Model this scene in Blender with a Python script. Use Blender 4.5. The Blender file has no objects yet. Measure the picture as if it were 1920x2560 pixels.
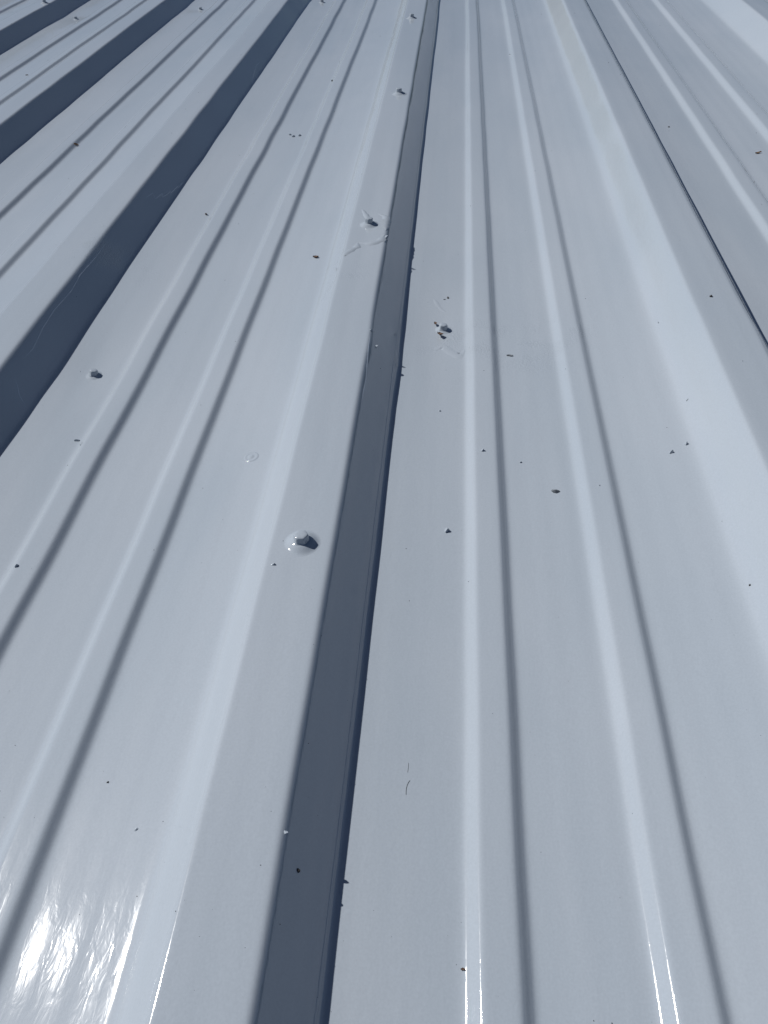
import bpy, bmesh, math, random
import numpy as np
from mathutils import Vector, Matrix

scene = bpy.context.scene
COL = scene.collection
P = 0.3048            # rib spacing of the sheet (12 in), metres
ROOF_Z = 3.0          # height of the roof pans above the ground

# ------------------------------------------------------------------ camera
FW = Vector((-0.10329869, 0.71559642, -0.69083366))
RT = Vector((0.99464547, 0.07649962, -0.06948521))
UP = Vector((-0.00312515, 0.69431231, 0.71966704))
cam_d = bpy.data.cameras.new('camera')
cam = bpy.data.objects.new('camera', cam_d); COL.objects.link(cam)
m = Matrix((RT, UP, -FW)).transposed().to_4x4()
m.translation = Vector((0, 0, ROOF_Z + 1.1816 * P))
cam.matrix_world = m
cam_d.sensor_fit = 'VERTICAL'; cam_d.sensor_height = 32.0
cam_d.lens = 32.0 * 1904.74 / 2560
cam_d.clip_start = 0.02; cam_d.clip_end = 2000
cam_d.dof.use_dof = False
scene.camera = cam

# ------------------------------------------------------------------ light
SUN = Vector((-0.835, 0.30, 1.0)).normalized()
elev = math.asin(SUN.z); azim = math.atan2(SUN.x, SUN.y)
world = bpy.data.worlds.new('World'); scene.world = world; world.use_nodes = True
wn = world.node_tree; wn.nodes.clear()
sky = wn.nodes.new('ShaderNodeTexSky'); sky.sky_type = 'NISHITA'; sky.sun_disc = False
sky.sun_elevation = elev; sky.sun_rotation = azim
sky.air_density = 0.7; sky.dust_density = 1.0; sky.ozone_density = 4.0
bg = wn.nodes.new('ShaderNodeBackground'); bg.inputs['Strength'].default_value = 0.05
wo = wn.nodes.new('ShaderNodeOutputWorld')
wn.links.new(sky.outputs[0], bg.inputs[0]); wn.links.new(bg.outputs[0], wo.inputs[0])
sd = bpy.data.lights.new('sun', 'SUN'); sd.energy = 5.0; sd.angle = math.radians(0.53); sd.color = (1.0, 0.975, 0.94)
so = bpy.data.objects.new('sun', sd); COL.objects.link(so)
so.rotation_euler = SUN.to_track_quat('Z', 'Y').to_euler(); so.location = (0, 0, 20)

vs = scene.view_settings
vs.view_transform = 'Standard'; vs.look = 'None'; vs.exposure = -0.20; vs.gamma = 1.0; vs.use_curve_mapping = False
scene.render.resolution_x = 768; scene.render.resolution_y = 1024

# ------------------------------------------------------------------ materials
def new_mat(name):
    mt = bpy.data.materials.new(name); mt.use_nodes = True
    nt = mt.node_tree; b = nt.nodes['Principled BSDF']
    return mt, nt, b

def paint_material(name, c0, c1, rough=0.06, sandy=True):
    mt, nt, b = new_mat(name)
    N = nt.nodes.new; L = nt.links.new
    tc = N('ShaderNodeTexCoord')
    # faint blotches of the hand-rolled coating
    n1 = N('ShaderNodeTexNoise'); n1.inputs['Scale'].default_value = 9; n1.inputs['Detail'].default_value = 3
    m1 = N('ShaderNodeMapping'); m1.inputs['Scale'].default_value = (1.5, .35, 1.0); L(tc.outputs['Object'], m1.inputs['Vector']); L(m1.outputs[0], n1.inputs['Vector'])
    n1.inputs['Detail'].default_value = 6; n1.inputs['Distortion'].default_value = .4
    r1 = N('ShaderNodeValToRGB')
    r1.color_ramp.elements[0].position = 0.34; r1.color_ramp.elements[0].color = (*c0, 1)
    r1.color_ramp.elements[1].position = 0.66; r1.color_ramp.elements[1].color = (*c1, 1)
    L(n1.outputs['Fac'], r1.inputs['Fac'])
    # fine dust / speckle
    n2 = N('ShaderNodeTexNoise'); n2.inputs['Scale'].default_value = 900; n2.inputs['Detail'].default_value = 2
    L(tc.outputs['Object'], n2.inputs['Vector'])
    mr2 = N('ShaderNodeMapRange'); mr2.inputs['From Min'].default_value = 0.3; mr2.inputs['From Max'].default_value = 0.7
    mr2.inputs['To Min'].default_value = 0.97; mr2.inputs['To Max'].default_value = 1.03
    L(n2.outputs['Fac'], mr2.inputs['Value'])
    hs = N('ShaderNodeHueSaturation'); L(r1.outputs['Color'], hs.inputs['Color']); L(mr2.outputs['Result'], hs.inputs['Value'])
    L(hs.outputs['Color'], b.inputs['Base Color'])
    # roughness varies softly
    n3 = N('ShaderNodeTexNoise'); n3.inputs['Scale'].default_value = 22; n3.inputs['Detail'].default_value = 4
    L(tc.outputs['Object'], n3.inputs['Vector'])
    mr3 = N('ShaderNodeMapRange'); mr3.inputs['From Min'].default_value = 0.35; mr3.inputs['From Max'].default_value = 0.65
    mr3.inputs['To Min'].default_value = rough * 0.85; mr3.inputs['To Max'].default_value = rough * 1.3
    L(n3.outputs['Fac'], mr3.inputs['Value']); L(mr3.outputs['Result'], b.inputs['Roughness'])
    b.inputs['IOR'].default_value = 1.6
    # orange peel
    n4 = N('ShaderNodeTexNoise'); n4.inputs['Scale'].default_value = 260; n4.inputs['Detail'].default_value = 3; n4.inputs['Distortion'].default_value = 0.6
    mp = N('ShaderNodeMapping'); mp.inputs['Scale'].default_value = (1.0, 0.38, 1.0)
    L(tc.outputs['Object'], mp.inputs['Vector']); L(mp.outputs[0], n4.inputs['Vector'])
    bp = N('ShaderNodeBump'); bp.inputs['Strength'].default_value = 1.0; bp.inputs['Distance'].default_value = 0.00007
    L(n4.outputs['Fac'], bp.inputs['Height'])
    last = bp
    if sandy:
        # sandy, half-dried roller laps in a few places
        acc = None
        for (x, y, rad) in ((0.10, 1.93, 0.42), (-0.35, 2.17, 0.13), (-1.24, 2.45, 0.30), (-0.02, 1.98, 0.16), (0.30, 2.0, 0.2)):
            vd = N('ShaderNodeVectorMath'); vd.operation = 'DISTANCE'
            mm = N('ShaderNodeMapping'); mm.inputs['Scale'].default_value = (1, 1.6, 0)
            L(tc.outputs['Object'], mm.inputs['Vector']); L(mm.outputs[0], vd.inputs[0])
            vd.inputs[1].default_value = (x * P, y * P * 1.6, 0)
            mr = N('ShaderNodeMapRange'); mr.inputs['From Min'].default_value = rad * P; mr.inputs['From Max'].default_value = rad * P * 0.2
            L(vd.outputs['Value'], mr.inputs['Value'])
            if acc is None: acc = mr.outputs['Result']
            else:
                mx = N('ShaderNodeMath'); mx.operation = 'MAXIMUM'; L(acc, mx.inputs[0]); L(mr.outputs['Result'], mx.inputs[1]); acc = mx.outputs[0]
        n5 = N('ShaderNodeTexNoise'); n5.inputs['Scale'].default_value = 35; n5.inputs['Detail'].default_value = 2
        L(tc.outputs['Object'], n5.inputs['Vector'])
        m5 = N('ShaderNodeMapRange'); m5.inputs['From Min'].default_value = 0.42; m5.inputs['From Max'].default_value = 0.62
        L(n5.outputs['Fac'], m5.inputs['Value'])
        mu = N('ShaderNodeMath'); mu.operation = 'MULTIPLY'; L(acc, mu.inputs[0]); L(m5.outputs['Result'], mu.inputs[1])
        n6 = N('ShaderNodeTexNoise'); n6.inputs['Scale'].default_value = 520; n6.inputs['Detail'].default_value = 4; n6.inputs['Roughness'].default_value = 0.7
        L(tc.outputs['Object'], n6.inputs['Vector'])
        b2 = N('ShaderNodeBump'); b2.inputs['Distance'].default_value = 0.0006
        L(mu.outputs[0], b2.inputs['Strength']); L(n6.outputs['Fac'], b2.inputs['Height']); L(bp.outputs[0], b2.inputs['Normal'])
        last = b2
    L(last.outputs[0], b.inputs['Normal'])
    return mt

PAINT = paint_material('grey_roof_coating', (0.330, 0.377, 0.430), (0.362, 0.405, 0.456))
STREAK = paint_material('pale_coating_run', (0.40, 0.46, 0.53), (0.42, 0.47, 0.54), sandy=False)

def plain(name, col, rough=0.7, var=0.35, scale=900):
    mt, nt, b = new_mat(name)
    tc = nt.nodes.new('ShaderNodeTexCoord'); n = nt.nodes.new('ShaderNodeTexNoise')
    n.inputs['Scale'].default_value = scale; n.inputs['Detail'].default_value = 3
    nt.links.new(tc.outputs['Object'], n.inputs['Vector'])
    r = nt.nodes.new('ShaderNodeValToRGB')
    r.color_ramp.elements[0].position = 0.35; r.color_ramp.elements[0].color = tuple(c * (1 - var) for c in col) + (1,)
    r.color_ramp.elements[1].position = 0.65; r.color_ramp.elements[1].color = tuple(min(1, c * (1 + var)) for c in col) + (1,)
    nt.links.new(n.outputs['Fac'], r.inputs['Fac']); nt.links.new(r.outputs['Color'], b.inputs['Base Color'])
    b.inputs['Roughness'].default_value = rough
    return mt
BROWN = plain('dry_brown_leaf', (0.085, 0.050, 0.034), 0.85, 0.5)
TAN = plain('dry_tan_stalk', (0.26, 0.15, 0.07), 0.8, 0.4)
BLACK = plain('black_grit', (0.014, 0.013, 0.014), 0.7)
DKGREY = plain('weathered_grey_chip', (0.12, 0.135, 0.155), 0.5)
GROUND = plain('dry_grass_ground', (0.05, 0.068, 0.045), 0.95, 0.3, 0.6)

# ------------------------------------------------------------------ the pressed sheet as a surface
KN = [-.4560, -.3841, -.2562, -.1840, .006, .0255, .0805, .0955, .259, .2785, .3315, .3465]
HC, HM = 0.1005, 0.0163
ZZ = [0, HC + .0025, HC - .0025, 0, 0, HM, HM, 0, 0, HM, HM, 0]
SM = [.0060, .0032, .0030, .0020] + [.0036, .0028, .0031, .0034] * 2
xs = [-.5] + KN + [.5]; zs = [0] + ZZ + [0]
sl = [(zs[i + 1] - zs[i]) / (xs[i + 1] - xs[i]) for i in range(len(xs) - 1)]
DS = [sl[i + 1] - sl[i] for i in range(len(KN))]

def softplus(t):
    return np.where(t > 30, t, np.log1p(np.exp(np.minimum(t, 30))))

def prof(u):
    """smoothed height of one repeat, everything in units of P"""
    v = (u + .5) % 1 - .5
    z = np.zeros_like(v)
    for x, d, s in zip(KN, DS, SM):
        z = z + d * s * softplus((v - x) / s)
    w = (u + .4560) % 1 - .4560                       # pans sag a few millimetres between the ribs
    w = np.where(w < -.185, -.185, w)
    z = z + .174 * ((w - .18) ** 2 - .365 ** 2)
    return z + .008

rng = np.random.RandomState(7)
def make_noise(n, fx, fy, seed):
    r = np.random.RandomState(seed)
    a = r.uniform(0, 2 * math.pi, n); b = r.uniform(0, 2 * math.pi, n)
    kx = fx * r.uniform(.4, 1.6, n) * r.choice([-1, 1], n); ky = fy * r.uniform(.4, 1.6, n)
    def f(x, y):
        s = 0
        for i in range(n): s = s + np.sin(kx[i] * x + ky[i] * y + a[i]) * np.cos(.37 * kx[i] * x - .71 * ky[i] * y + b[i])
        return s / math.sqrt(n)
    return f
n_can = make_noise(7, 5, 1.6, 1)          # oil canning
n_flute = make_noise(7, 62, .9, 2)       # long faint draw lines along the sheet
n_flute2 = make_noise(6, 150, .8, 12)
n_ripple = make_noise(8, 22, 9, 3)        # small hand dents
n_lat = make_noise(5, 1.3, 1.5, 4)        # ribs not perfectly straight
n_lat2 = make_noise(5, 2.0, 6, 5)

PURLINS = [(-3.2, 0), (1.9, 0), (6.95, 0), (12.0, 0), (17.0, 0), (22.0, 0), (27.0, 0)]
def screw_y(k, py):
    return py + (.07 * k if abs(py - 1.9) < .2 and -3 < k < 2 else .02 * math.sin(k * 2.3))

def disp(u, y):
    wob = .45 + .55 / (1 + np.exp((u + .75) * 12))          # the ribs to the left are the more bent ones
    dx = (.0030 * n_lat(u, y) + .0024 * n_lat2(u, y)) * wob
    dz = .0017 * n_can(u, y) + .00024 * n_flute(u, y) + .000035 * n_flute2(u, y) + .00034 * n_ripple(u, y)
    k = np.round(u + .08)
    v = u + .08 - k
    for py, _ in PURLINS:
        yy = py + np.where((abs(py - 1.9) < .2), np.clip(.20 * k + .14, -.15, .3) * 0 + .14 + np.clip(k, -1, 0) * .20, 0)
        yy = yy + .03 * np.sin(k * 3.1)*(abs(py-1.9)>.2)
        d2 = (v / .11) ** 2 + ((y - yy) / .22) ** 2
        dz = dz - .0068 * np.exp(-d2) + .0012 * np.exp(-d2 * .35) * np.sin(9 * v + 7 * (y - yy) + 2 * k)
        d3 = (v / .5) ** 2 + ((y - yy + .05) / .09) ** 2       # crease across the sheet on the purlin
        dz = dz - .0011 * np.exp(-d3)
        dx = dx + .0035 * np.exp(-((y - yy + .25) / .10) ** 2) * np.exp(-((u + .2 - np.round(u + .2)) / .2) ** 2)
    return dx, dz

def S(u, y):
    u = np.asarray(u, float); y = np.asarray(y, float)
    dx, dz = disp(u, y)
    return np.stack([u + dx, y + 0 * u, prof(u) + dz], -1)

def S_arr(x, y):
    """surface points (metres, roof frame) and normals below plan points x,y (units of P)"""
    x = np.asarray(x, float); y = np.asarray(y, float); u = x.copy()
    for _ in range(3): u = u - (disp(u, y)[0] + u - x)
    e = 1e-3
    p = S(u, y); n = np.cross(S(u + e, y) - p, S(u, y + e) - p)
    n /= np.linalg.norm(n, axis=-1, keepdims=True)
    return p * P, n

def S_at(x, y):
    p, n = S_arr([x], [y])
    return Vector(p[0]), Vector(n[0])

# ------------------------------------------------------------------ object helpers
def link(o, parent=None):
    COL.objects.link(o)
    if parent is not None: o.parent = parent
    return o

def obj(name, me, mat, parent=None):
    o = bpy.data.objects.new(name, me)
    if mat is not None and not me.materials: me.materials.append(mat)
    return link(o, parent)

def tag(o, label, cat, group=None):
    o['label'] = label; o['category'] = cat
    if group: o['group'] = group
    return o

def grid_mesh(name, U, Y, fn):
    uu, yy = np.meshgrid(U, Y)
    e = 4e-4
    p = fn(uu, yy)
    tu = fn(uu + e, yy) - fn(uu - e, yy); tv = fn(uu, yy + e) - fn(uu, yy - e)
    n = np.cross(tu, tv); n /= np.linalg.norm(n, axis=-1, keepdims=True)
    nu, ny = len(U), len(Y)
    idx = np.arange(nu * ny).reshape(ny, nu)
    q = np.stack([idx[:-1, :-1], idx[:-1, 1:], idx[1:, 1:], idx[1:, :-1]], -1).reshape(-1, 4)
    me = bpy.data.meshes.new(name)
    me.vertices.add(nu * ny); me.vertices.foreach_set('co', (p * P).reshape(-1))
    me.loops.add(q.size); me.loops.foreach_set('vertex_index', q.reshape(-1).astype(np.int32))
    me.polygons.add(len(q)); me.polygons.foreach_set('loop_start', (np.arange(len(q)) * 4).astype(np.int32))
    me.polygons.foreach_set('loop_total', np.full(len(q), 4, np.int32))
    me.update(calc_edges=True)
    me.polygons.foreach_set('use_smooth', np.ones(len(q), bool))
    me.normals_split_custom_set_from_vertices(n.reshape(-1, 3).tolist())
    me.update()
    return me

# ------------------------------------------------------------------ ground
bm = bmesh.new(); bmesh.ops.create_grid(bm, x_segments=8, y_segments=8, size=600)
gm = bpy.data.meshes.new('ground'); bm.to_mesh(gm); bm.free()
g = obj('ground', gm, GROUND); g['kind'] = 'structure'

# out-of-view wooded rise, added all round for its dark reflection in the gloss
a_ = np.linspace(0, 2 * math.pi, 241)[:-1]
hv, hf = [], []
hr = np.random.RandomState(4)
hh = sum(np.sin(a_ * q + hr.uniform(0, 6)) / q ** .7 for q in (2, 3, 5, 8, 13, 21, 34, 55)) 
for rr, zz, wv in ((60, 0, 0), (66, 4, .5), (72, 7, .8), (90, 8.5, 1.0), (140, 9, 1.0), (200, 0, 0)):
    for i, t in enumerate(a_): hv.append((rr * math.sin(t), rr * math.cos(t), zz + wv * hh[i] + hr.uniform(-.5, .5) * wv))
for j in range(5):
    for i in range(240):
        q = (i + 1) % 240; hf.append((j * 240 + i, j * 240 + q, j * 240 + 240 + q, j * 240 + 240 + i))
hm = bpy.data.meshes.new('reflection_hills'); hm.from_pydata(hv, [], hf)
HILL = plain('reflection_woodland', (0.035, 0.052, 0.042), 1.0, .5, .25)
h_ = obj('reflection_hills', hm, HILL); h_['kind'] = 'structure'

# ------------------------------------------------------------------ the roof
roof = bpy.data.objects.new('metal_roof', None); link(roof); roof.location = (0, 0, ROOF_Z)
tag(roof, 'glossy pale grey painted ribbed metal roof in full sun', 'roof')

def samples(lo, hi, fine, coarse):
    """dense around bends, sparse on the flats (lo..hi local u)"""
    pts = [lo, hi]
    c = lo
    while c < hi: pts.append(c); c += coarse
    for kx in KN + [KN[0] + 1]:
        for j in range(-6, 7):
            v = kx + j * fine
            if lo < v < hi: pts.append(v)
    pts = sorted(pts)
    out = [pts[0]]
    for v in pts[1:]:
        if v - out[-1] > fine * .45: out.append(v)
    out[-1] = hi
    return np.array(out)

Y = np.concatenate([np.arange(-7, -1.5, .25), np.arange(-1.5, 3.4, .028), np.arange(3.4, 9, .045), np.arange(9, 28.01, .3)])
SEG = [('rib', -.475, -.165), ('pan', -.165, -.012), ('stiffening_rib', -.012, .116), ('pan', .116, .241),
       ('stiffening_rib', .241, .367), ('pan', .367, .525)]
for k in range(-11, 10):
    near = -3 <= k <= 2
    for nm, lo, hi in SEG:
        if near: U = samples(lo, hi, .0018 if nm != 'rib' else .0022, .006 if nm == 'pan' else .012)
        else: U = samples(lo, hi, .005, .06)
        me = grid_mesh(nm, U + k, Y, S)
        obj(nm, me, PAINT, roof)

# side laps: the free edge of every third sheet lies on the right flank of the rib below
def bead(name, pts, width, lift, mat, parent, taper=True, seed=0):
    """flattened bead of coating along a polyline of plan points (units of P); width, lift in mm"""
    r = random.Random(seed)
    if taper: pts = [(a * .995, b * .9895 - .011) for a, b in pts]
    dense = []
    for a, b in zip(pts[:-1], pts[1:]):
        n = max(2, int(math.hypot(b[0] - a[0], b[1] - a[1]) / .008))
        for i in range(n): dense.append((a[0] + (b[0] - a[0]) * i / n, a[1] + (b[1] - a[1]) * i / n))
    dense.append(pts[-1])
    N = len(dense); verts = []; faces = []
    cs = [(-1, -.35), (-.55, .55), (0, 1), (.55, .55), (1, -.35)]
    PP, NN = S_arr([d[0] for d in dense], [d[1] for d in dense])
    for i in range(N):
        p = Vector(PP[i]); n = Vector(NN[i])
        t = (Vector(PP[min(N - 1, i + 1)]) - Vector(PP[max(0, i - 1)])).normalized(); s = t.cross(n).normalized()
        e = 1.0
        if taper: e = min(1, (i + .3) / (N * .18 + 1), (N - 1 - i + .3) / (N * .18 + 1))
        e *= .75 + .5 * r.random()
        for cx, cz in cs:
            verts.append(p + s * cx * width * .0005 * e + n * cz * lift * .001 * max(e, .3))
    for i in range(N - 1):
        for j in range(4):
            q = i * 5 + j
            faces.append((q, q + 1, q + 6, q + 5))
    me = bpy.data.meshes.new(name); me.from_pydata(verts, [], faces); me.update()
    me.polygons.foreach_set('use_smooth', [True] * len(me.polygons))
    return obj(name, me, mat, parent)

for k in (-6, -3, 0, 3, 6):
    r_ = random.Random(k)
    pts = [(k - .1915 + .0006 * math.sin(y * 3 + k), y) for y in np.arange(-2, 9, .1)]
    bead('lap_edge', pts, 1.5, .10, PAINT, roof, taper=False, seed=k)

# ------------------------------------------------------------------ screws (parts of the roof)
def lathe(bmx, prof_pts, n=40, wob=0, seed=0):
    r = random.Random(seed); ph = r.uniform(0, 6)
    rings = []
    for (rad, z) in prof_pts:
        if rad == 0: rings.append([bmx.verts.new((0, 0, z))]); continue
        ring = []
        for i in range(n):
            a = 2 * math.pi * i / n
            rr = rad * (1 + wob * math.sin(a + ph) + wob * .6 * math.sin(2 * a + ph * 2))
            ring.append(bmx.verts.new((rr * math.cos(a), rr * math.sin(a), z)))
        rings.append(ring)
    for A, B in zip(rings[:-1], rings[1:]):
        for i in range(n):
            j = (i + 1) % n
            if len(B) == 1: bmx.faces.new((A[i], A[j], B[0]))
            else: bmx.faces.new((A[i], A[j], B[j], B[i]))

def hex_mesh(name, R, h, seed, blob=0):
    """hexagon head with worn corners under paint"""
    bmx = bmesh.new(); n = 36
    r = random.Random(seed)
    def ring(sc, z, rnd):
        out = []
        for i in range(n):
            a = 2 * math.pi * i / n
            s = ((a + math.pi / 6) % (math.pi / 3)) - math.pi / 6
            hexr = math.cos(math.pi / 6) / math.cos(s)
            rr = R * sc * ((1 - rnd) * hexr + rnd * .93)
            out.append(bmx.verts.new((rr * math.cos(a), rr * math.sin(a), z)))
        return out
    rs = [ring(1.22, -.3 * h, .8), ring(1.13, .0, .5), ring(1.03, .10 * h, .35), ring(1.0, .25 * h, .28), ring(.985, .66 * h, .28), ring(.955, .82 * h, .35),
          ring(.90, .93 * h, .35), ring(.78, .985 * h, .5), ring(.45, 1.02 * h, .8)]
    for A, B in zip(rs[:-1], rs[1:]):
        for i in range(n):
            j = (i + 1) % n
            bmx.faces.new((A[i], A[j], B[j], B[i]))
    c = bmx.verts.new((0, 0, 1.03 * h))
    for i in range(n): bmx.faces.new((rs[-1][i], rs[-1][(i + 1) % n], c))
    for f in bmx.faces: f.smooth = True
    me = bpy.data.meshes.new(name); bmx.to_mesh(me); bmx.free()
    return me

def place(o, x, y, rot, sc=1, tilt=(0, 0), sink=0):
    p, n = S_at(x * .995, y * .9895 - .011)
    q = Vector((0, 0, 1)).rotation_difference(n).to_matrix().to_4x4()
    T = Matrix.Translation(p - n * sink) @ q @ Matrix.Rotation(rot, 4, 'Z') @ Matrix.Rotation(tilt[0], 4, 'X') @ Matrix.Rotation(tilt[1], 4, 'Y') @ Matrix.Scale(sc, 4)
    o.matrix_basis = T

mmv = .001
def washer_mesh(seed, R=9.6, h=3.0):
    b_ = bmesh.new()
    prf = [(R * 1.25, -.12)] + [(R * (1.2 - q * .075), h * (1 - math.cos(math.pi * min(1, q / 11))) / 2 + .02) for q in range(0, 12)] + [(R * .2, h * 1.03), (0, h * 1.03)]
    lathe(b_, [(a * mmv, z * mmv) for a, z in prf], 44, .025, seed)
    for f in b_.faces: f.smooth = True
    me = bpy.data.meshes.new('washer'); b_.to_mesh(me); b_.free(); return me
W_MESH = [washer_mesh(3), washer_mesh(5), washer_mesh(9, 8.6, 1.8)]
H_MESH = [hex_mesh('hex_head', 4.9 * mmv, 5.0 * mmv, 1), hex_mesh('hex_head', 4.8 * mmv, 5.4 * mmv, 2)]
def screw(x, y, rot, sc, wi, hi, tilt, lab):
    e = bpy.data.objects.new('roof_screw', None); link(e); place(e, x, y, rot, sc)
    e.matrix_basis = Matrix.Translation((0, 0, ROOF_Z)) @ e.matrix_basis
    tag(e, lab, 'screw', 'painted hex screws holding the sheets')
    obj('washer', W_MESH[wi], PAINT, e)
    hd = obj('hex_head', H_MESH[hi], PAINT, e)
    hd.location = (0, 0, .0024 if wi < 2 else .0016); hd.rotation_euler = (tilt[0], tilt[1], .35)
SCREWS = [(-.319, 1.046, .2, 1.0, 0, 0, (-.04, .06), 'largest painted hex screw on a wide dome washer, nearest on the centre rib top'),
          (-.3206, 2.5445, .6, .92, 1, 1, (.1, .1), 'painted screw on the centre rib ringed by a wrinkle of coating'),
          (-.3109, 4.0205, .9, .95, 1, 1, (.12, .1), 'third painted screw up the centre rib, on clean flat coating'),
          (-.330, 5.596, .4, .95, 1, 1, (.1, .12), 'farthest painted screw on the centre rib, just below the top edge'),
          (-1.0824, 1.8406, .5, .80, 2, 1, (.05, .22), 'leaning painted screw in the left pan beside the shadowed rib'),
          (-.0623, 2.0539, 1.0, .85, 2, 1, (.1, .1), 'painted screw in the right pan with brown leaf scraps on it'),
          (-2.0695, 6.9765, .3, .85, 2, 1, (.1, 0), 'small far screw in the second pan left of the centre rib, at the top'),
          (-3.0837, 6.9387, .1, .85, 2, 1, (0, .1), 'small far screw in the pan between the two leftmost dark flanks'),
          (-3.3066, 6.952, .8, .95, 1, 1, (0, .1), 'tiny far screw on a rib top in the upper left corner'),
          (-1.0943, 6.9301, .8, .95, 2, 1, (.1, .1), 'far screw cut by the top edge, in the pan left of the centre rib')]
for q in SCREWS: screw(*q)

# old screw hole filled with coating
b_ = bmesh.new()
lathe(b_, [(a * mmv, z * mmv) for a, z in [(6.4, -.2), (5.9, .02), (5.3, .32), (4.6, .40), (3.8, .22), (2.9, .10), (2.2, .28), (1.4, .62), (.7, .70), (0, .7)]], 40, .04, 4)
for f in b_.faces: f.smooth = True
me = bpy.data.meshes.new('filled_hole'); b_.to_mesh(me); b_.free()
o = obj('filled_hole', me, PAINT, roof); place(o, -.5251, 1.4445, 0); o['label'] = 'round filled screw hole in the flat pan'

# wrinkles and runs of thick coating
bead('coating_wrinkle', [(-.392, 2.30), (-.3700, 2.335), (-.3435, 2.372), (-.3440, 2.407)], 9.0, 1.0, PAINT, roof, seed=1)
bead('coating_wrinkle', [(-.3440, 2.407), (-.325, 2.402), (-.3031, 2.395), (-.285, 2.405), (-.2725, 2.4195), (-.262, 2.461)], 9.5, 1.1, PAINT, roof, seed=2)
bead('coating_wrinkle', [(-.2600, 2.500), (-.2600, 2.582), (-.2713, 2.612), (-.2965, 2.631)], 8, .9, PAINT, roof, seed=3)
bead('coating_wrinkle', [(-.3565, 2.674), (-.3374, 2.622), (-.3236, 2.577)], 6.5, .9, PAINT, roof, seed=4)
bead('coating_wrinkle', [(-.0950, 2.235), (-.0776, 2.187), (-.0671, 2.167), (-.0508, 2.151)], 5, .22, PAINT, roof, seed=5)
bead('coating_wrinkle', [(-.085, 1.935), (-.06, 1.960), (-.035, 1.925), (-.012, 1.905), (.004, 1.94)], 11, .40, PAINT, roof, seed=6)
bead('coating_wrinkle', [(-.4307, 6.3686), (-.436, 6.1), (-.4499, 5.66), (-.48, 5.55)], 7, .5, PAINT, roof, seed=7)
bead('coating_run', [(-1.2475, 2.9195), (-1.2440, 2.96), (-1.2420, 2.955), (-1.2370, 3.02), (-1.2250, 3.00), (-1.2195, 3.075), (-1.2150, 3.05), (-1.2094, 3.10), (-1.2070, 3.14), (-1.2046, 3.12), (-1.2010, 3.215), (-1.1985, 3.20), (-1.1947, 3.30), (-1.1929, 3.38)], 1.6, .18, STREAK, roof, seed=8)
bead('coating_run', [(-1.2515, 2.56), (-1.2495, 2.40), (-1.2514, 2.27), (-1.2480, 2.18), (-1.2520, 2.05), (-1.2490, 1.95), (-1.2409, 1.85), (-1.2445, 1.766)], 1.2, .15, STREAK, roof, seed=9)
bead('coating_run', [(-1.2358, 1.707), (-1.2250, 1.69), (-1.2136, 1.663), (-1.1927, 1.640)], 1.3, .12, STREAK, roof, seed=10)
bead('coating_run', [(-.2530, 1.84), (-.2520, 1.776), (-.2470, 1.644), (-.2485, 1.536)], 1.3, .16, STREAK, roof, seed=11)
bead('coating_run', [(-1.19, 4.70), (-1.205, 4.85), (-1.215, 5.0), (-1.21, 5.1)], 2.0, .12, STREAK, roof, seed=12)

# ------------------------------------------------------------------ bits lying on the roof
def chip_mesh(name, size, seed, tall=.45, elong=1.6, soft=True):
    """irregular lump: sharp ridge on one side, skirt running out into the coating when soft"""
    r = random.Random(seed); bmx = bmesh.new(); n = 9
    rings = []
    lv = [(1.30, -.06), (1.0, .04), (.80, .45), (.48, .9)] if soft else [(.95, -.02), (1.0, .12), (.92, .6), (.6, .95)]
    off = [r.uniform(.62, 1.25) for _ in range(n)]
    cx, cy = r.uniform(-.25, .25), r.uniform(-.15, .15)
    for (sc, z) in lv:
        ring = []
        for i in range(n):
            a = 2 * math.pi * i / n
            f = sc * (off[i] if sc < 1.2 else (off[i] + 1) / 2)
            ring.append(bmx.verts.new((f * math.cos(a) * size * .5 + cx * z * size, f * math.sin(a) * size * .5 / elong + cy * z * size, z * tall * size * (1 + (.5 * math.cos(a + 1) if z > .3 else 0)))))
        rings.append(ring)
    for A, B in zip(rings[:-1], rings[1:]):
        for i in range(n):
            j = (i + 1) % n; bmx.faces.new((A[i], A[j], B[j], B[i]))
    bmx.faces.new(rings[-1])
    if soft:
        for f in bmx.faces: f.smooth = True
    me = bpy.data.meshes.new(name); bmx.to_mesh(me); bmx.free(); return me

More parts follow.
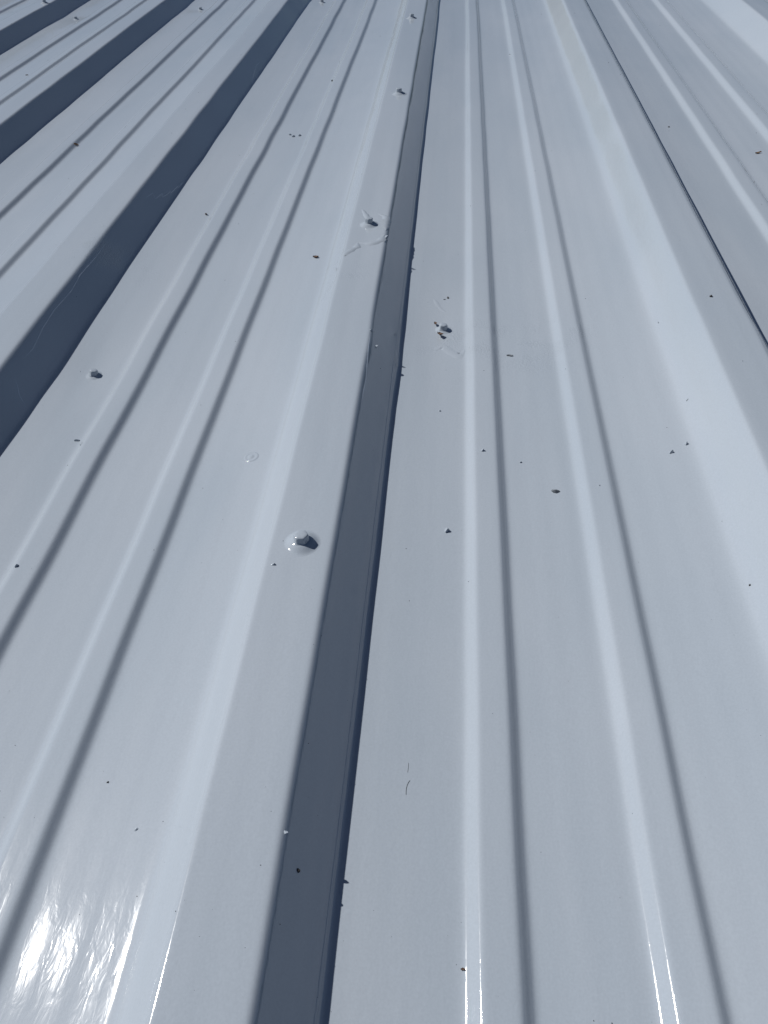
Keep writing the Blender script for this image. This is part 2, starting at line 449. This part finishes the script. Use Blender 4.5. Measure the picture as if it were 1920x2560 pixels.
def flake_mesh(name, L, Wd, curl, seed, th=.25):
    """curled scrap of leaf with ragged edge and thickness (mm)"""
    r = random.Random(seed); bmx = bmesh.new(); nx, ny = 7, 5
    top, bot = [], []
    for i in range(nx):
        t = i / (nx - 1) - .5
        w = Wd * (1 - (2 * t) ** 2 * .75) * r.uniform(.8, 1.15)
        rt_, rb_ = [], []
        for j in range(ny):
            s = j / (ny - 1) - .5
            x = t * L + r.uniform(-.04, .04) * L; y = s * w + .15 * Wd * math.sin(t * 5 + seed)
            z = curl * (4 * s * s) * Wd + curl * .6 * L * (t + .1) ** 2 * 2 + r.uniform(0, .06) * Wd + .1
            rt_.append(bmx.verts.new((x * mmv, y * mmv, (z + th) * mmv))); rb_.append(bmx.verts.new((x * mmv, y * mmv, z * mmv)))
        top.append(rt_); bot.append(rb_)
    for i in range(nx - 1):
        for j in range(ny - 1):
            bmx.faces.new((top[i][j], top[i + 1][j], top[i + 1][j + 1], top[i][j + 1]))
            bmx.faces.new((bot[i][j], bot[i][j + 1], bot[i + 1][j + 1], bot[i + 1][j]))
    for i in range(nx - 1):
        bmx.faces.new((top[i][0], bot[i][0], bot[i + 1][0], top[i + 1][0]))
        bmx.faces.new((top[i][-1], top[i + 1][-1], bot[i + 1][-1], bot[i][-1]))
    for j in range(ny - 1):
        bmx.faces.new((top[0][j], top[0][j + 1], bot[0][j + 1], bot[0][j]))
        bmx.faces.new((top[-1][j], bot[-1][j], bot[-1][j + 1], top[-1][j + 1]))
    bmesh.ops.recalc_face_normals(bmx, faces=bmx.faces)
    me = bpy.data.meshes.new(name); bmx.to_mesh(me); bmx.free(); return me

def to_roof(o, x, y, rot, tilt=(0, 0), sink=0):
    place(o, x, y, rot, 1, tilt, sink)
    o.matrix_basis = Matrix.Translation((0, 0, ROOF_Z)) @ o.matrix_basis

def chip(name, x, y, mm, rot, label, cat, mat=None, tall=.45, elong=1.6, soft=True, seed=0, group=None, tilt=(0, 0)):
    o = obj(name, chip_mesh(name, mm * mmv * (.85 if soft else .88), seed, tall * .75, elong, soft), mat or PAINT)
    to_roof(o, x, y, rot, tilt); tag(o, label, cat, group); return o
def flake(name, x, y, L, Wd, rot, label, cat, mat, curl=.25, seed=0, tilt=(0, 0), lift=0, group=None):
    o = obj(name, flake_mesh(name, L, Wd, curl, seed), mat)
    to_roof(o, x, y, rot, tilt, sink=-lift * mmv); tag(o, label, cat, group); return o

GF = 'scraps of dry leaf on the roof'; GC = 'chips stuck in the roof coating'; GG = 'dark grit lying on the roof'
flake('leaf_scrap', -1.9186, 3.8884, 6.5, 3.5, .4, 'tan leaf scrap in the far left pan, farthest left of the brown scraps', 'leaf scrap', TAN, .3, 1, group=GF)
flake('leaf_scrap', -1.0228, 2.9721, 5.5, 2.2, 2.1, 'brown forked twig-like scrap standing beside the zigzag paint run', 'leaf scrap', BROWN, .5, 2, (0, .5), group=GF)
flake('leaf_scrap', -.5151, 2.5337, 7.0, 3.6, -.3, 'reddish brown leaf scrap left of the wrinkled screw', 'leaf scrap', BROWN, .25, 3, group=GF)
flake('leaf_scrap', -.0860, 2.0800, 5.2, 2.8, 1.9, 'smaller upper brown scrap caught on the pan screw', 'leaf scrap', BROWN, .2, 4, (0, .2), 1.2, group=GF)
flake('leaf_scrap', -.0720, 2.0150, 7.0, 5.0, 1.7, 'larger lower brown scrap caught on the pan screw', 'leaf scrap', BROWN, .2, 5, (.1, .3), 2.0, group=GF)
flake('leaf_scrap', 1.1943, 3.3928, 8.0, 2.6, .2, 'yellow brown scrap in the far right pan', 'leaf scrap', TAN, .3, 6, group=GF)
flake('leaf_scrap', .0019, .3375, 1.9, 1.1, -.3, 'tiny brown seed scrap near the bottom edge beside a bright stiffening rib', 'leaf scrap', BROWN, .2, 7, group=GF)
flake('leaf_scrap', -2.7978, 5.3196, 5.5, 2.6, .2, 'small dark scrap in the farthest upper left pan', 'leaf scrap', BROWN, .2, 8, group=GF)
flake('grey_flake', .1305, 1.9098, 5.4, 2.1, .0, 'flat grey flake between the two stiffening ribs of the right pan', 'flake', DKGREY, .12, 9)
chip('paint_chip', .2123, 1.3324, 7.4, -.25, 'long dark wing-shaped chip left of the second stiffening rib', 'chip', DKGREY, .30, 2.4, False, 1, GC)
chip('paint_chip', -.0347, 1.1974, 5.4, 1.45, 'tall pale upright chip in the pan just right of the shadowed rib', 'chip', None, .55, 1.5, False, 3, GC)
chip('paint_chip', -.2368, 1.8128, 4.4, 1.5, 'bright splinter stuck on the shaded flank of the centre rib', 'chip', None, .45, 2.2, False, 4, GC)
chip('paint_chip', .4872, 1.4524, 3.6, .6, 'lower left chip of the pair beside the bright right rib flank', 'chip', None, .7, 1.6, False, 5, GC)
chip('paint_chip', .5244, 1.4790, 3.4, 1.2, 'upper right chip of the pair beside the bright right rib flank', 'chip', None, .8, 1.4, False, 6, GC)
chip('paint_chip', .0456, 1.4605, 3.4, 1.2, 'small pale chip on top of the first stiffening rib, right pan', 'chip', None, .7, 1.6, False, 7, GC)
chip('paint_chip', -1.0157, 1.5285, 6.2, -.1, 'curled metal shaving coated in paint in the left pan', 'shaving', None, .30, 3.2, False, 8)
chip('paint_chip', -.9925, 1.5032, 1.8, 0, 'tiny glinting bead just below the painted shaving', 'chip', None, .5, 1.1, True, 9, GC)
chip('paint_chip', -.9740, 1.0695, 3.2, .9, 'thin upright chip on the stiffening rib at the left edge', 'chip', None, .6, 1.9, False, 10, GC)
chip('paint_chip', -.3658, .9854, 3.2, .5, 'small painted bead just below the nearest rib screw', 'chip', None, .5, 1.3, True, 11, GC)
chip('paint_chip', -.2560, 2.4500, 4.6, -.5, 'dark chip overhanging the rib edge beside the wrinkled screw', 'chip', None, .8, 1.5, False, 12, GC)
chip('paint_chip', -.2535, 1.86, 3.2, .3, 'small chip on the centre rib edge casting a pointed shadow', 'chip', None, .8, 1.3, False, 13, GC)
chip('paint_chip', -.2550, .4700, 1.9, .3, 'square crumb on the rib edge near the bottom of the picture', 'chip', None, .9, 1.1, False, 14, GC)
chip('paint_chip', .5531, 2.0124, 2.6, 1.5, 'small upright bead high on the bright right flank', 'chip', None, .8, 1.6, True, 15, GC)
chip('paint_chip', .5561, 1.6336, 3.0, .2, 'thin grey sliver low on the bright right flank', 'chip', DKGREY, .15, 3.0, False, 16, GC)
chip('paint_chip', -.5210, .5056, 2.6, .4, 'painted lump in the near left pan above the sun glare', 'chip', None, .4, 1.3, True, 17, GC)
chip('paint_chip', -.8379, 3.9007, 5.4, -.2, 'leftmost chip of the row of three in the far pan', 'chip', None, .45, 1.6, False, 18, GC)
chip('paint_chip', -.8160, 3.8747, 5.0, .2, 'middle chip of the row of three in the far pan', 'chip', None, .5, 1.4, False, 19, GC)
chip('paint_chip', -.7879, 3.8822, 5.0, .5, 'rightmost chip of the row of three in the far pan', 'chip', None, .5, 1.4, False, 20, GC)
chip('paint_chip', -.0618, 1.6368, 2.6, .5, 'glinting bead below the leaf covered screw', 'chip', None, .5, 1.2, True, 21, GC)
chip('paint_chip', .3067, 1.3334, 2.2, .2, 'small glinting bead left of the dark second stiffening line', 'chip', None, .5, 1.6, True, 22, GC)
chip('paint_chip', .1366, 1.4385, 2.0, .2, 'tiny dark-edged bead in the middle of the right pan', 'chip', None, .6, 1.2, False, 23, GC)
chip('paint_chip', .2603, 5.1151, 4.2, .2, 'bright far bead on the second stiffening rib near the top', 'chip', None, .5, 1.2, True, 24, GC)
chip('grit', -.2337, .4280, 2.3, .3, 'black crumb on the shaded flank near the bottom', 'grit', BLACK, .5, 1.1, False, 31, GG)
chip('grit', -.0498, 2.2421, 3.6, 1.9, 'black three-cornered crumb above the leaf covered screw', 'grit', BLACK, .4, 1.5, False, 32, GG)
chip('grit', -.0610, 2.2324, 2.4, 0, 'narrow black crumb just left of the three-cornered one', 'grit', BLACK, .3, 1.8, False, 33, GG)
chip('grit', .6738, 1.9946, 3.4, .9, 'black crumb on top of the right rib', 'grit', BLACK, .5, 1.4, False, 34, GG)
chip('grit', .5517, 1.0270, 1.5, .3, 'black dot low on the bright flank at the right edge', 'grit', BLACK, .5, 1.1, False, 35, GG)
chip('grit', -.5996, .5862, 1.3, .3, 'black dot in the near left pan above the sun glare', 'grit', BLACK, .5, 1.1, False, 36, GG)
chip('grit', .8988, 3.7172, 3.0, .3, 'black dot beyond the right rib', 'grit', BLACK, .5, 1.1, False, 37, GG)
chip('grit', -.7412, 4.7737, 3.8, .3, 'dark dot between stiffening ribs above the row of chips', 'grit', BLACK, .5, 1.1, False, 38, GG)

# a short dark fibre
fib = bpy.data.objects.new('fibre', None); link(fib); p0, _ = S_at(-.0882, .5862); fib.location = p0 + Vector((0, 0, ROOF_Z))
tag(fib, 'short curved dark hair lying in the near right pan', 'hair')
def strand(pts, rad):
    verts, faces = [], []
    for i, (x, y) in enumerate(pts):
        p, n = S_at(x * .995, y * .9895 - .011)
        for a in range(5):
            verts.append(p - p0 + Vector((math.cos(a * 1.2566) * rad, 0, math.sin(a * 1.2566) * rad + rad * 1.2)))
    for i in range(len(pts) - 1):
        for a in range(5):
            b = (a + 1) % 5; faces.append((i * 5 + a, i * 5 + b, i * 5 + 5 + b, i * 5 + 5 + a))
    me = bpy.data.meshes.new('strand'); me.from_pydata(verts, [], faces)
    obj('strand', me, BLACK, fib)
strand([(-.0905, .6240), (-.0900, .6300), (-.0898, .6360), (-.0900, .6410)], .00007)
strand([(-.0910, .5850), (-.0913, .5900), (-.0912, .5960), (-.0900, .6020), (-.0880, .6070), (-.0860, .6100)], .00010)

# dust: the many pin-point specks no one could count
r = random.Random(11); verts, faces = [], []
def speck(p, n, s):
    b0 = len(verts)
    a0 = r.uniform(0, 6)
    for i in range(4):
        a = a0 + i * 1.57 + r.uniform(-.3, .3)
        verts.append(p + Vector((math.cos(a) * s * r.uniform(.6, 1.2), math.sin(a) * s * r.uniform(.6, 1.2), 0)) - n * s * .1)
    verts.append(p + n * s * .9)
    for i in range(4): faces.append((b0 + i, b0 + (i + 1) % 4, b0 + 4))
specks = []
for _ in range(400):
    y = .15 + 6.5 * r.random() ** 1.7
    x = r.uniform(-.9 - y * .5, .35 + y * .35)
    s = r.choice([.0002, .00025, .0003, .0005]) * (.7 + y * .16)
    specks.append((x, y, s))
PP, NN = S_arr([q[0] for q in specks], [q[1] for q in specks])
for q, p, n in zip(specks, PP, NN): speck(Vector(p), Vector(n), q[2])
me = bpy.data.meshes.new('dust_specks'); me.from_pydata(verts, [], faces)
o = obj('dust_specks', me, BLACK); o.location = (0, 0, ROOF_Z); o['kind'] = 'stuff'
tag(o, 'tiny dark dust specks scattered over the painted roof', 'dust')
